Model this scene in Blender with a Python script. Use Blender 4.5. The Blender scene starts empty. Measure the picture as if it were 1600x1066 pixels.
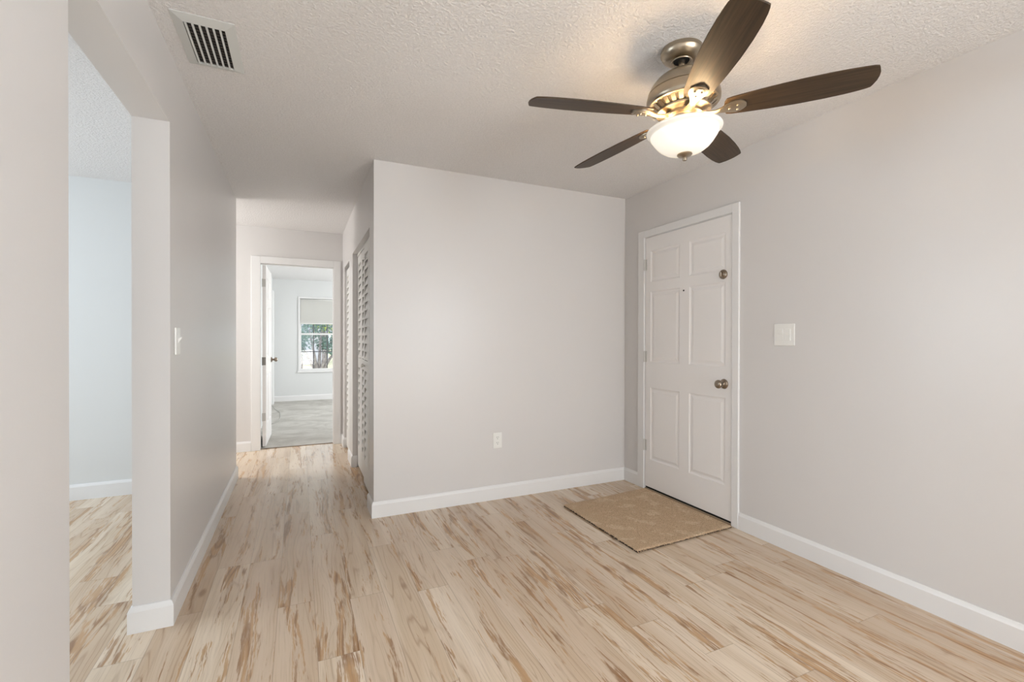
import bpy, bmesh, math, random
from mathutils import Matrix, Vector, noise as mnoise

C = bpy.context.scene
COL = C.collection
random.seed(7)
PI = math.pi


def lin(r, g, b):
    def f(c):
        c /= 255.0
        return c / 12.92 if c <= 0.04045 else ((c + 0.055) / 1.055) ** 2.4
    return (f(r), f(g), f(b), 1.0)


# ------------------------------------------------------------------ camera, world, exposure
cam_d = bpy.data.cameras.new('camera')
cam_d.sensor_width = 36.0
cam_d.lens = 16.294
cam_d.clip_start = 0.02
cam = bpy.data.objects.new('camera', cam_d)
COL.objects.link(cam)
Fv = Vector((0.41714, 0.90883, -0.0046348))
Rv = Vector((0.908842, -0.417136, 0.0018974))
Uv = Vector((0.0002089, 0.0050038, 0.9999875))
cam.matrix_world = Matrix(((Rv.x, Uv.x, -Fv.x, 0.0), (Rv.y, Uv.y, -Fv.y, 0.0), (Rv.z, Uv.z, -Fv.z, 1.2223), (0, 0, 0, 1)))
C.camera = cam

world = bpy.data.worlds.new('sky')
C.world = world
world.use_nodes = True
bg = world.node_tree.nodes['Background']
bg.inputs[0].default_value = (0.80, 0.90, 1.0, 1)
bg.inputs[1].default_value = 2.3

C.view_settings.view_transform = 'Standard'
C.view_settings.look = 'None'
C.view_settings.gamma = 1.0
C.view_settings.use_curve_mapping = False
C.view_settings.exposure = 0.12


def area(name, loc, target, sx, sy, power, color):
    d = bpy.data.lights.new(name, 'AREA')
    d.shape = 'RECTANGLE'
    d.size, d.size_y = sx, sy
    d.energy = power
    d.color = color
    o = bpy.data.objects.new(name, d)
    o.location = loc
    o.rotation_euler = (Vector(target) - Vector(loc)).to_track_quat('-Z', 'Y').to_euler()
    COL.objects.link(o)
    return o


# daylight through the rooms' openings, with unseen fill lights added among them
area('fill_ceiling_rear', (0.6, -4.6, 0.25), (0.3, -1.0, 2.4), 2.0, 0.9, 55, (1.0, 0.95, 0.87))  # unseen upward fill, added to brighten the ceiling like ground bounce
area('fill_behind_right', (2.70, -2.5, 1.45), (0.0, 0.2, 1.35), 1.9, 1.3, 100, (0.84, 0.925, 1.0))  # added fill behind the viewer, evens out the left wall
area('fill_ceiling_right', (3.35, -3.1, 0.35), (0.8, 0.6, 2.44), 2.2, 0.7, 262, (1.0, 0.98, 0.93))  # second unseen up-light, added to lift the ceiling
area('daylight_kitchen', (-3.75, 2.75, 1.5), (-1.0, 3.4, 1.3), 2.0, 1.3, 60, (0.80, 0.91, 1.0))
area('daylight_bedroom', (0.5, 10.75, 2.75), (0.3, 9.2, 0.7), 2.4, 1.2, 50, (0.95, 0.98, 1.0))
area('fill_bedroom_side', (3.28, 8.0, 1.5), (0.0, 7.9, 1.2), 1.6, 1.4, 92, (0.97, 0.99, 1.0))  # added fill at an unseen opening, brightens the bedroom
area('fill_side_hall', (-2.3, 5.2, 1.6), (-0.2, 5.1, 0.6), 0.8, 1.3, 47, (1.0, 0.98, 0.96))  # added fill inside the closed hall end, brightens the hall


# ------------------------------------------------------------------ node material helper
class NM:
    def __init__(self, name):
        self.m = bpy.data.materials.new(name)
        self.m.use_nodes = True
        self.t = self.m.node_tree
        self.b = self.t.nodes['Principled BSDF']
        self.out = self.t.nodes['Material Output']

    def new(self, typ, **kw):
        n = self.t.nodes.new(typ)
        for k, v in kw.items():
            setattr(n, k, v)
        return n

    def put(self, sock, v):
        if hasattr(v, 'is_output'):
            self.t.links.new(v, sock)
        else:
            sock.default_value = v

    def math(self, op, a, b=0.0, c=0.0, clamp=False):
        n = self.new('ShaderNodeMath', operation=op, use_clamp=clamp)
        self.put(n.inputs[0], a)
        self.put(n.inputs[1], b)
        if len(n.inputs) > 2:
            self.put(n.inputs[2], c)
        return n.outputs[0]

    def pos(self):
        return self.new('ShaderNodeNewGeometry').outputs['Position']

    def obj(self):
        return self.new('ShaderNodeTexCoord').outputs['Object']

    def sep(self, v):
        n = self.new('ShaderNodeSeparateXYZ')
        self.put(n.inputs[0], v)
        return n.outputs

    def comb(self, x, y, z):
        n = self.new('ShaderNodeCombineXYZ')
        for i, q in enumerate((x, y, z)):
            self.put(n.inputs[i], q)
        return n.outputs[0]

    def noise(self, vec, scale=1.0, detail=3.0, rough=0.5, dist=0.0):
        n = self.new('ShaderNodeTexNoise')
        self.put(n.inputs['Vector'], vec)
        n.inputs['Scale'].default_value = scale
        n.inputs['Detail'].default_value = detail
        n.inputs['Roughness'].default_value = rough
        n.inputs['Distortion'].default_value = dist
        return n.outputs[0]

    def white(self, w):
        n = self.new('ShaderNodeTexWhiteNoise', noise_dimensions='1D')
        self.put(n.inputs['W'], w)
        return n.outputs['Value']

    def ramp(self, fac, stops, interp='LINEAR'):
        n = self.new('ShaderNodeValToRGB')
        n.color_ramp.interpolation = interp
        els = n.color_ramp.elements
        while len(els) < len(stops):
            els.new(0.5)
        for e, (p, c) in zip(els, stops):
            e.position = p
            e.color = c if not isinstance(c, (int, float)) else (c, c, c, 1)
        self.put(n.inputs[0], fac)
        return n.outputs[0]

    def mix(self, fac, a, b, mode='MIX'):
        n = self.new('ShaderNodeMix', data_type='RGBA', blend_type=mode)
        self.put(n.inputs[0], fac)
        self.put(n.inputs[6], a)
        self.put(n.inputs[7], b)
        return n.outputs[2]

    def bump(self, height, strength=0.3, dist=0.005):
        n = self.new('ShaderNodeBump')
        n.inputs['Strength'].default_value = strength
        n.inputs['Distance'].default_value = dist
        self.put(n.inputs['Height'], height)
        self.put(self.b.inputs['Normal'], n.outputs[0])

    def set(self, **kw):
        for k, v in kw.items():
            self.put(self.b.inputs[k.replace('_', ' ')], v)
        return self


def simple(name, col, rough=0.5, metal=0.0, spec=0.5):
    q = NM(name)
    q.set(Base_Color=col, Roughness=rough, Metallic=metal)
    q.b.inputs['Specular IOR Level'].default_value = spec
    return q.m


def paint(name, col, rough, bump=0.12, scale=260, spec=0.5):
    q = NM(name)
    p = q.pos()
    n = q.noise(p, scale, 2, 0.5)
    q.set(Base_Color=col, Roughness=rough)
    q.b.inputs['Specular IOR Level'].default_value = spec
    q.bump(n, bump, 0.0015)
    return q.m


M = {}
M['wall'] = paint('greige_wall_paint', lin(217, 214, 212), 0.33)
M['wall_white'] = paint('cool_white_wall_paint', lin(219, 220, 219), 0.5)
M['trim'] = paint('white_trim_paint', lin(232, 231, 230), 0.32, 0.03, 90)
M['doorpaint'] = paint('white_door_paint', lin(241, 238, 236), 0.36, 0.05, 140)
M['louver'] = paint('louver_door_paint', lin(226, 225, 221), 0.4, 0.05, 140)
M['plastic'] = simple('white_plastic', lin(238, 237, 233), 0.3)
M['slot'] = simple('dark_slot', lin(40, 38, 36), 0.6)
M['black'] = simple('black_rubber', lin(14, 12, 10), 0.8)
M['void'] = simple('duct_and_shade_black', lin(18, 15, 14), 0.8)
M['chrome'] = simple('satin_nickel_hardware', lin(150, 138, 124), 0.28, 1.0)
M['hinge'] = simple('painted_hinge', lin(205, 203, 198), 0.35)
M['darkhinge'] = simple('aged_hinge_metal', lin(120, 116, 110), 0.35, 0.8)
M['closet'] = simple('closet_interior', lin(190, 186, 180), 0.7)

# knock-down textured ceiling
q = NM('textured_ceiling')
p = q.pos()
n1 = q.noise(p, 75, 4, 0.6, 0.4)
n2 = q.noise(p, 190, 3, 0.6)
h = q.math('ADD', q.ramp(n1, [(0.42, 0.0), (0.62, 1.0)]), q.math('MULTIPLY', n2, 0.5))
q.set(Base_Color=q.mix(q.ramp(n2, [(0.3, 0.0), (0.7, 1.0)]), lin(232, 230, 229), lin(243, 241, 240)), Roughness=0.85)
q.bump(h, 0.6, 0.006)
M['ceiling'] = q.m

# white-washed pine plank flooring; planks run along +Y
q = NM('whitewashed_pine_planks')
p = q.pos()
s = q.sep(p)
u = q.math('DIVIDE', q.math('ADD', s[0], 20.0), 0.152)
row = q.math('FLOOR', u)
fu = q.math('SUBTRACT', u, row)
v = q.math('ADD', q.math('DIVIDE', q.math('ADD', s[1], 20.0), 1.22), q.white(row))
iy = q.math('FLOOR', v)
fv = q.math('SUBTRACT', v, iy)
pid = q.math('ADD', q.math('MULTIPLY', row, 17.31), q.math('MULTIPLY', iy, 5.17))
r1 = q.white(pid)
r2 = q.white(q.math('ADD', pid, 0.37))
lx = q.math('ADD', s[0], q.math('MULTIPLY', r1, 40.0))
ly = q.math('ADD', s[1], q.math('MULTIPLY', r2, 40.0))
# slow sideways wander so the grain is not ruler-straight
wob = q.math('MULTIPLY', q.math('SUBTRACT', q.noise(q.comb(q.math('MULTIPLY', lx, 3.0), q.math('MULTIPLY', ly, 1.6), 0.0), 1.0, 2), 0.5), 0.05)
gx = q.math('ADD', lx, wob)
streak = q.noise(q.comb(q.math('MULTIPLY', gx, 10.0), q.math('MULTIPLY', ly, 0.5), r1), 1.0, 3, 0.5)
patch = q.noise(q.comb(q.math('MULTIPLY', gx, 17.0), q.math('MULTIPLY', ly, 1.25), q.math('MULTIPLY', r2, 9.0)), 1.0, 4, 0.65, 0.5)
cath = q.noise(q.comb(q.math('MULTIPLY', gx, 10.0), q.math('MULTIPLY', ly, 0.75), q.math('ADD', r1, 3.0)), 1.0, 1.5, 0.45, 0.3)
rings = q.math('PINGPONG', q.math('MULTIPLY', cath, 26.0), 1.0)
fine = q.noise(q.comb(q.math('MULTIPLY', gx, 150.0), q.math('MULTIPLY', ly, 4.0), 0.0), 1.0, 3, 0.6)
rag = q.noise(q.comb(q.math('MULTIPLY', gx, 115.0), q.math('MULTIPLY', ly, 8.0), 4.0), 1.0, 3, 0.7)
base = q.mix(q.ramp(streak, [(0.36, 0.0), (0.64, 1.0)]), lin(209, 187, 160), lin(233, 217, 196))
base = q.mix(q.math('MULTIPLY', q.ramp(q.white(q.math('ADD', pid, 0.71)), [(0.0, 0.0), (1.0, 1.0)]), 0.6), base, lin(192, 164, 136))
pm = q.math('ADD', patch, q.math('MULTIPLY', q.math('SUBTRACT', rag, 0.5), 0.46))
pm = q.ramp(pm, [(0.555, 0.0), (0.60, 0.75), (0.72, 1.0)])
brown = q.mix(q.ramp(rings, [(0.15, 0.0), (0.6, 1.0)]), lin(140, 98, 58), lin(186, 146, 102))
colr = q.mix(q.math('MULTIPLY', pm, 0.95), base, brown)
rl = q.math('MULTIPLY', q.ramp(rings, [(0.0, 1.0), (0.28, 0.0)]), q.ramp(streak, [(0.38, 0.55), (0.60, 0.0)]))
colr = q.mix(q.math('MULTIPLY', rl, 0.85), colr, lin(146, 114, 86))
colr = q.mix(q.math('MULTIPLY', q.ramp(fine, [(0.32, 1.0), (0.5, 0.0)]), 0.30), colr, lin(158, 132, 108))
# knots
kv = q.new('ShaderNodeTexVoronoi')
q.put(kv.inputs['Vector'], q.comb(q.math('MULTIPLY', gx, 4.6), q.math('MULTIPLY', ly, 1.7), r1))
kv.inputs['Scale'].default_value = 1.0
kn = q.ramp(kv.outputs['Distance'], [(0.035, 1.0), (0.085, 0.0)])
colr = q.mix(q.math('MULTIPLY', kn, 0.6), colr, lin(128, 92, 64))
eu = q.math('MINIMUM', fu, q.math('SUBTRACT', 1.0, fu))
ev = q.math('MULTIPLY', q.math('MINIMUM', fv, q.math('SUBTRACT', 1.0, fv)), 8.0)
seam = q.ramp(q.math('MINIMUM', eu, ev), [(0.004, 1.0), (0.014, 0.0)])
colr = q.mix(q.math('MULTIPLY', seam, 0.38), colr, lin(118, 98, 80))
q.set(Base_Color=colr, Roughness=q.math('ADD', 0.17, q.math('MULTIPLY', streak, 0.12)))
q.bump(q.math('SUBTRACT', q.math('MULTIPLY', fine, 0.3), seam), 0.15, 0.001)
M['floor'] = q.m

# bedroom carpet
q = NM('pale_grey_carpet')
p = q.pos()
n1 = q.noise(p, 240, 3, 0.7)
n2 = q.noise(q.comb(q.math('MULTIPLY', q.sep(p)[0], 1.0), q.math('MULTIPLY', q.sep(p)[1], 1.3), 0.0), 2.4, 4, 0.65, 1.0)
c = q.mix(q.ramp(n2, [(0.38, 0.0), (0.62, 1.0)]), lin(186, 182, 174), lin(214, 211, 204))
q.set(Base_Color=q.mix(q.math('MULTIPLY', n1, 0.35), c, lin(165, 160, 152)), Roughness=0.95)
q.bump(n1, 0.8, 0.01)
M['carpet'] = q.m

# entry mat pile
q = NM('tan_cut_pile')
p = q.pos()
n1 = q.noise(p, 170, 4, 0.75)
n2 = q.noise(p, 9.0, 3, 0.6, 0.3)
c = q.mix(q.ramp(n2, [(0.54, 0.0), (0.62, 1.0)]), lin(210, 182, 150), lin(226, 203, 172))
q.set(Base_Color=q.mix(q.ramp(n1, [(0.36, 0.75), (0.58, 0.0)]), c, lin(142, 114, 84)), Roughness=0.95)
q.bump(n1, 0.55, 0.005)
M['mat'] = q.m
M['mat_edge'] = simple('dark_mat_backing', lin(66, 50, 38), 0.9)

# fan metals, wood and glass
q = NM('brushed_nickel')
p = q.obj()
sp = q.sep(p)
n1 = q.noise(q.comb(q.math('MULTIPLY', sp[0], 8.0), q.math('MULTIPLY', sp[1], 8.0), q.math('MULTIPLY', sp[2], 900.0)), 1.0, 2)
q.set(Base_Color=q.mix(q.math('MULTIPLY', n1, 0.5), lin(180, 168, 150), lin(146, 134, 116)), Metallic=1.0, Roughness=q.math('ADD', 0.24, q.math('MULTIPLY', n1, 0.16)))
M['nickel'] = q.m
q = NM('dark_walnut_blade')
p = q.obj()
sp = q.sep(p)
n1 = q.noise(q.comb(q.math('MULTIPLY', sp[0], 4.0), q.math('MULTIPLY', sp[1], 90.0), 0.0), 1.0, 4, 0.6, 0.3)
q.set(Base_Color=q.mix(q.ramp(n1, [(0.35, 0.0), (0.65, 1.0)]), lin(54, 41, 26), lin(75, 58, 40)), Roughness=0.42)
q.b.inputs['Specular IOR Level'].default_value = 0.28
M['blade'] = q.m
def lit_glass(name, strength, col):
    q = NM(name)
    em = q.new('ShaderNodeEmission')
    em.inputs[0].default_value = col
    em.inputs[1].default_value = strength
    q.set(Base_Color=lin(250, 246, 238), Roughness=0.25)
    ad = q.new('ShaderNodeAddShader')
    q.t.links.new(q.b.outputs[0], ad.inputs[0])
    q.t.links.new(em.outputs[0], ad.inputs[1])
    q.t.links.new(ad.outputs[0], q.out.inputs[0])
    return q.m


# frosted glass lit by the bulbs: the body in front of the bulbs is far brighter than the rolled rim
M['bowl'] = lit_glass('lit_frosted_glass', 0.40, (1.0, 0.90, 0.74, 1))
M['bowl_rim'] = lit_glass('lit_frosted_glass_rim', 0.10, (1.0, 0.86, 0.66, 1))

# window glass
q = NM('window_glass')
tr = q.new('ShaderNodeBsdfTransparent')
gl = q.new('ShaderNodeBsdfGlossy')
gl.inputs['Roughness'].default_value = 0.02
lw = q.new('ShaderNodeFresnel')
lw.inputs[0].default_value = 1.45
mx = q.new('ShaderNodeMixShader')
q.t.links.new(lw.outputs[0], mx.inputs[0])
q.t.links.new(tr.outputs[0], mx.inputs[1])
q.t.links.new(gl.outputs[0], mx.inputs[2])
q.t.links.new(mx.outputs[0], q.out.inputs[0])
M['glass'] = q.m

# fabric of the roller shade
q = NM('shade_fabric')
n1 = q.noise(q.pos(), 400, 2)
q.set(Base_Color=lin(222, 221, 217), Roughness=0.9)
q.bump(n1, 0.3, 0.001)
tl = q.new('ShaderNodeBsdfTranslucent')
tl.inputs[0].default_value = lin(226, 224, 218)
mx = q.new('ShaderNodeMixShader')
mx.inputs[0].default_value = 0.35
q.t.links.new(q.b.outputs[0], mx.inputs[1])
q.t.links.new(tl.outputs[0], mx.inputs[2])
q.t.links.new(mx.outputs[0], q.out.inputs[0])
M['shade'] = q.m


def noisy(name, c1, c2, scale, rough=0.8):
    q = NM(name)
    n = q.noise(q.pos(), scale, 4, 0.6)
    q.set(Base_Color=q.mix(q.ramp(n, [(0.35, 0.0), (0.65, 1.0)]), c1, c2), Roughness=rough)
    return q.m


M['ground'] = noisy('dry_pale_grass', lin(178, 172, 128), lin(212, 206, 172), 2.0)
M['leaf_dark'] = noisy('blue_green_leaves', lin(74, 100, 92), lin(128, 152, 138), 3.0)
M['leaf_yellow'] = noisy('yellow_green_leaves', lin(128, 150, 60), lin(204, 210, 120), 3.0)
M['bark'] = noisy('grey_bark', lin(128, 118, 120), lin(172, 162, 160), 12.0)
M['siding'] = noisy('lavender_grey_siding', lin(186, 184, 194), lin(204, 202, 210), 1.0)
M['roof'] = noisy('grey_roof_shingles', lin(150, 146, 150), lin(172, 168, 172), 4.0)


# ------------------------------------------------------------------ mesh helpers
def mesh_obj(name, bm, mat, parent=None, smooth=False, bevel=0.0, seg=2, loc=None):
    bmesh.ops.recalc_face_normals(bm, faces=bm.faces)
    me = bpy.data.meshes.new(name)
    bm.to_mesh(me)
    bm.free()
    for mm in (mat if isinstance(mat, (list, tuple)) else [mat]):
        me.materials.append(mm)
    if smooth:
        for f in me.polygons:
            f.use_smooth = True
    o = bpy.data.objects.new(name, me)
    COL.objects.link(o)
    if parent is not None:
        o.parent = parent
    if loc is not None:
        o.location = loc
    if bevel:
        md = o.modifiers.new('soft_edges', 'BEVEL')
        md.width = bevel
        md.segments = seg
        md.limit_method = 'ANGLE'
        md.angle_limit = math.radians(40)
    return o


def box(bm, lo, hi, mi=0):
    x0, y0, z0 = lo
    x1, y1, z1 = hi
    vs = [bm.verts.new(c) for c in ((x0, y0, z0), (x1, y0, z0), (x1, y1, z0), (x0, y1, z0), (x0, y0, z1), (x1, y0, z1), (x1, y1, z1), (x0, y1, z1))]
    for idx in ((0, 3, 2, 1), (4, 5, 6, 7), (0, 1, 5, 4), (1, 2, 6, 5), (2, 3, 7, 6), (3, 0, 4, 7)):
        f = bm.faces.new([vs[i] for i in idx])
        f.material_index = mi
    return vs


def boxes(*bs):
    bm = bmesh.new()
    for lo, hi in bs:
        box(bm, lo, hi)
    return bm


def lathe(bm, prof, seg=48, axis=None, cap=True):
    """axis: 4x4 matrix placing the local z axis."""
    rings = []
    for r, z in prof:
        ring = []
        for i in range(seg):
            a = 2 * PI * i / seg
            co = Vector((r * math.cos(a), r * math.sin(a), z))
            ring.append(bm.verts.new(axis @ co if axis else co))
        rings.append(ring)
    for a, b in zip(rings[:-1], rings[1:]):
        for i in range(seg):
            bm.faces.new((a[i], a[(i + 1) % seg], b[(i + 1) % seg], b[i]))
    if cap:
        bm.faces.new(rings[0])
        bm.faces.new(list(reversed(rings[-1])))
    return bm


def tube(bm, pts, rad, seg=8):
    pts = [Vector(p_) for p_ in pts]
    rads = rad if isinstance(rad, (list, tuple)) else [rad] * len(pts)
    rings = []
    for i, pt in enumerate(pts):
        d = (pts[min(i + 1, len(pts) - 1)] - pts[max(i - 1, 0)]).normalized()
        a = d.cross(Vector((0, 0, 1)))
        if a.length < 1e-3:
            a = Vector((1, 0, 0))
        a.normalize()
        b = d.cross(a)
        rings.append([bm.verts.new(pt + rads[i] * (a * math.cos(2 * PI * k / seg) + b * math.sin(2 * PI * k / seg))) for k in range(seg)])
    for a, b in zip(rings[:-1], rings[1:]):
        for k in range(seg):
            bm.faces.new((a[k], a[(k + 1) % seg], b[(k + 1) % seg], b[k]))
    bm.faces.new(rings[0])
    bm.faces.new(list(reversed(rings[-1])))


def tag(o, label, cat, group=None, kind=None):
    o['label'] = label
    o['category'] = cat
    if group:
        o['group'] = group
    if kind:
        o['kind'] = kind
    return o


def thing(name, label, cat, loc=(0, 0, 0), rotz=0.0, group=None, kind=None):
    o = bpy.data.objects.new(name, None)
    o.empty_display_size = 0.1
    COL.objects.link(o)
    o.location = loc
    o.rotation_euler = (0, 0, rotz)
    return tag(o, label, cat, group, kind)


def struct(name, bm, mat, label, cat, **kw):
    return tag(mesh_obj(name, bm, mat, **kw), label, cat, kind='structure')


# ------------------------------------------------------------------ measured layout (metres, camera stands over the origin)
H = 2.44
XL, XR, YB, XH, YE, YL = -0.4995, 2.5768, 3.2592, 0.4604, 5.7395, 4.6754
TW = 0.1305
Y1, Y2, HD = 1.4457, 2.3984, 2.1411
XK = XL - TW            # kitchen face of the left wall
BT, BH = 0.0138, 0.108
DY1, DY2, DTOP = 2.155, 2.990, 2.045     # front door opening
BX0, BX1 = -0.388, 0.364                 # bedroom door opening
YBED, HBED = 10.0, 2.372
WT = 0.12
C1Y0, C1Y1, C2Y0, C2Y1, CTOP = 3.470, 4.630, 4.954, 5.510, 2.026

# floors
struct('floor', boxes(((-4.2, -4.2, -0.1), (XR + 0.16, YE + 0.045, 0.0))), M['floor'], 'whitewashed pine plank flooring of the room, hall and side room', 'floor')
struct('floor_bedroom', boxes(((-1.2, YE + 0.065, -0.1), (3.4, YBED + 0.15, 0.004))), M['carpet'], 'pale grey carpet beyond the open bedroom door', 'carpet')
struct('trim_6', boxes(((BX0, YE + 0.045, -0.09), (BX1, YE + 0.065, 0.006))), simple('brown_transition_strip', lin(128, 112, 96), 0.5, 0.2), 'narrow brown strip between plank floor and bedroom carpet', 'threshold', bevel=0.002)
# ceilings
struct('ceiling', boxes(((-4.2, -4.2, H), (XR + 0.2, YE + WT, H + 0.1))), M['ceiling'], 'textured white ceiling above the entry room and hall', 'ceiling')
struct('ceiling_bedroom', boxes(((-1.2, YE + WT, HBED), (3.4, YBED + 0.15, HBED + 0.12))), M['ceiling'], 'white ceiling of the bedroom seen over the open door', 'ceiling')
# walls
struct('wall_left', boxes(((XK, -4.2, 0), (XL, Y1, H)), ((XK, Y1, HD), (XL, Y2, H)), ((XK, Y2, 0), (XL, YL, H))), M['wall'], 'greige wall on the left with a wide plain opening', 'wall')
struct('wall_back', boxes(((XH + WT, YB, 0), (XR + 0.15, YB + WT, H)), ((XH, YB, 0), (XH + WT, C1Y0, H))), M['wall'], 'greige wall behind the entry mat with the low outlet', 'wall')
struct('wall_right', boxes(((XR, -4.2, 0), (XR + 0.15, -3.5, H)), ((XR, -3.5, 0), (XR + 0.15, -1.5, 0.8)), ((XR, -3.5, 2.1), (XR + 0.15, -1.5, H)), ((XR, -1.5, 0), (XR + 0.15, DY1 - 0.02, H)), ((XR, DY1 - 0.02, DTOP + 0.015), (XR + 0.15, DY2 + 0.02, H)), ((XR, DY2 + 0.02, 0), (XR + 0.15, YB, H))), M['wall'], 'warm greige wall that holds the front door', 'wall')  # rear opening added to let the unseen fill lights in
struct('wall_hall_right', boxes(((XH, C1Y0, CTOP), (XH + WT, C1Y1, H)), ((XH, C1Y1, 0), (XH + WT, C2Y0, H)), ((XH, C2Y0, CTOP - 0.012), (XH + WT, C2Y1, H)), ((XH, C2Y1, 0), (XH + WT, YE, H))), M['wall'], 'right wall of the hall holding the louvered closets', 'wall')
struct('wall_hall_end', boxes(((-2.4, YE, 0), (BX0 - 0.02, YE + WT, H)), ((BX0 - 0.02, YE, DTOP + 0.015), (BX1 + 0.02, YE + WT, H)), ((BX1 + 0.02, YE, 0), (1.4, YE + WT, H))), M['wall'], 'end wall of the hall around the bedroom doorway', 'wall')
struct('wall_closet', boxes(((1.22, YB + WT, 0), (1.28, YE, H)), ((XH + WT, 4.76, 0), (1.22, 4.80, H))), M['closet'], 'plain inner wall of the hall closets', 'wall')
struct('wall_kitchen_back', boxes(((-4.2, YL - TW, 0), (XK, YL, H))), M['wall_white'], 'bright cool white wall beyond the left opening', 'wall')
struct('wall_kitchen_left', boxes(((-4.0, -2.4, 0), (-3.85, 1.7, H)), ((-4.0, 3.8, 0), (-3.85, YL - TW, H)), ((-4.0, 1.7, 0), (-3.85, 3.8, 0.8)), ((-4.0, 1.7, 2.2), (-3.85, 3.8, H))), M['wall_white'], 'side room outer wall with window', 'wall')
struct('wall_kitchen_front', boxes(((-4.0, -2.5, 0), (XK, -2.35, H))), M['wall_white'], 'side room front wall', 'wall')
struct('wall_front', boxes(((XK, -4.2, 0), (-0.3, -4.05, H)), ((1.5, -4.2, 0), (XR + 0.15, -4.05, H)), ((-0.3, -4.2, 2.3), (1.5, -4.05, H))), M['wall'], 'wall behind the viewer with the patio opening', 'wall')
struct('wall_side_hall', boxes(((-2.55, YL, 0), (-2.4, YE + WT, H))), M['wall'], 'far end of the side hall', 'wall')
struct('wall_bedroom_left', boxes(((-0.60, YE + WT, 0), (-0.468, YBED, HBED))), M['wall_white'], 'bedroom wall behind the open door', 'wall')
struct('wall_bedroom_right', boxes(((3.2, YE, 0), (3.35, 7.1, HBED)), ((3.2, 8.9, 0), (3.35, YBED, HBED)), ((3.2, 7.1, 0), (3.35, 8.9, 0.7)), ((3.2, 7.1, 2.1), (3.35, 8.9, HBED))), M['wall_white'], 'bedroom side wall with added unseen opening', 'wall')
struct('wall_bedroom_front', boxes(((1.28, YE, 0), (3.2, YE + WT, H))), M['wall_white'], 'bedroom wall beside its doorway', 'wall')
WX0, WX1, WZ0, WZ1 = -0.018, 1.044, 0.558, 2.041
struct('wall_bedroom_back', boxes(((-0.60, YBED, 0), (WX0, YBED + 0.15, HBED)), ((WX1, YBED, 0), (3.35, YBED + 0.15, HBED)), ((WX0, YBED, 0), (WX1, YBED + 0.15, WZ0)), ((WX0, YBED, WZ1), (WX1, YBED + 0.15, HBED))), M['wall_white'], 'pale bedroom wall around the far window', 'wall')


# baseboards: a profile swept along a floor polyline with mitred corners (room lies to the left of the path)
def baseboard(name, pts, label, height=BH, t=BT):
    prof = [(0, 0), (t, 0), (t, height - 0.020), (t * 0.72, height - 0.010), (t * 0.35, height), (0, height)]
    P = [Vector((a, b)) for a, b in pts]
    offs = []
    for i in range(len(P)):
        n0 = n1 = None
        if i > 0:
            d = (P[i] - P[i - 1]).normalized()
            n0 = Vector((-d.y, d.x))
        if i < len(P) - 1:
            d = (P[i + 1] - P[i]).normalized()
            n1 = Vector((-d.y, d.x))
        if n0 is None:
            m_ = n1
        elif n1 is None:
            m_ = n0
        else:
            m_ = (n0 + n1)
            m_ = m_ / max(1e-6, 1 + n0.dot(n1))
        offs.append(m_)
    bm = bmesh.new()
    rings = [[bm.verts.new((P[i].x + offs[i].x * o, P[i].y + offs[i].y * o, z)) for o, z in prof] for i in range(len(P))]
    k = len(prof)
    for a, b in zip(rings[:-1], rings[1:]):
        for j in range(k):
            bm.faces.new((a[j], a[(j + 1) % k], b[(j + 1) % k], b[j]))
    bm.faces.new(rings[0])
    bm.faces.new(list(reversed(rings[-1])))
    return struct(name, bm, M['trim'], label, 'baseboard')


CR = 0.507   # face of the closet doors inside the hall wall
baseboard('baseboard_back', [(XR, 3.0687), (XR, YB), (XH, YB), (XH, C1Y0), (CR - 0.004, C1Y0)], 'white baseboard under the outlet wall, wrapping its hall corner')
baseboard('baseboard_right', [(XR, -4.0), (XR, 2.0965)], 'white baseboard along the warm wall right of the front door')
baseboard('baseboard_left', [(-2.3, YL), (XL, YL), (XL, Y2), (XK, Y2), (XK, YL - TW), (-3.8, YL - TW)][0:0] or [(-2.3, YL), (XL, YL), (XL, Y2), (XK, Y2), (XK, YL - TW - BT)], 'white baseboard of the hall wall, wrapping round the opening')
baseboard('baseboard_left_near', [(XK, -2.3), (XK, Y1), (XL, Y1), (XL, -4.0)], 'white baseboard on the near piece of left wall')
baseboard('baseboard_kitchen', [(XK, YL - TW), (-3.8, YL - TW)], 'white baseboard under the bright wall beyond the left opening', 0.118)
baseboard('baseboard_hall_end', [(-0.476, YE), (-2.35, YE)], 'short white baseboard left of the bedroom doorway')
baseboard('baseboard_hall_corner', [(CR - 0.004, C2Y1), (XH, C2Y1), (XH, YE), (0.437, YE)], 'tiny white baseboard between linen closet and bedroom doorway')
baseboard('baseboard_hall_middle', [(CR - 0.004, C1Y1), (XH, C1Y1), (XH, C2Y0), (CR - 0.004, C2Y0)], 'white baseboard on the wall piece between the two closets')
baseboard('baseboard_bedroom', [(3.2, YBED), (-0.468, YBED)], 'white baseboard under the bedroom window', 0.11)

# ------------------------------------------------------------------ door casings
# front door: casing boards on the wall plus the jamb lining
bm = bmesh.new()
CX = XR - 0.016
JX = XR + 0.15
for y0, y1 in ((2.0965, DY1 - 0.006), (DY2 + 0.006, 3.0687)):
    box(bm, (CX, y0, 0), (XR, y1, 2.106))
box(bm, (CX, DY1 - 0.006, DTOP + 0.004), (XR, DY2 + 0.006, 2.106))
for y0, y1 in ((DY1 - 0.02, DY1 - 0.002), (DY2 + 0.002, DY2 + 0.02)):
    box(bm, (XR - 0.002, y0, 0), (JX, y1, DTOP + 0.015))
box(bm, (XR - 0.002, DY1 - 0.002, DTOP), (JX, DY2 + 0.002, DTOP + 0.015))
struct('trim_1', bm, M['trim'], 'white casing around the closed front door', 'door casing', bevel=0.003)
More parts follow.
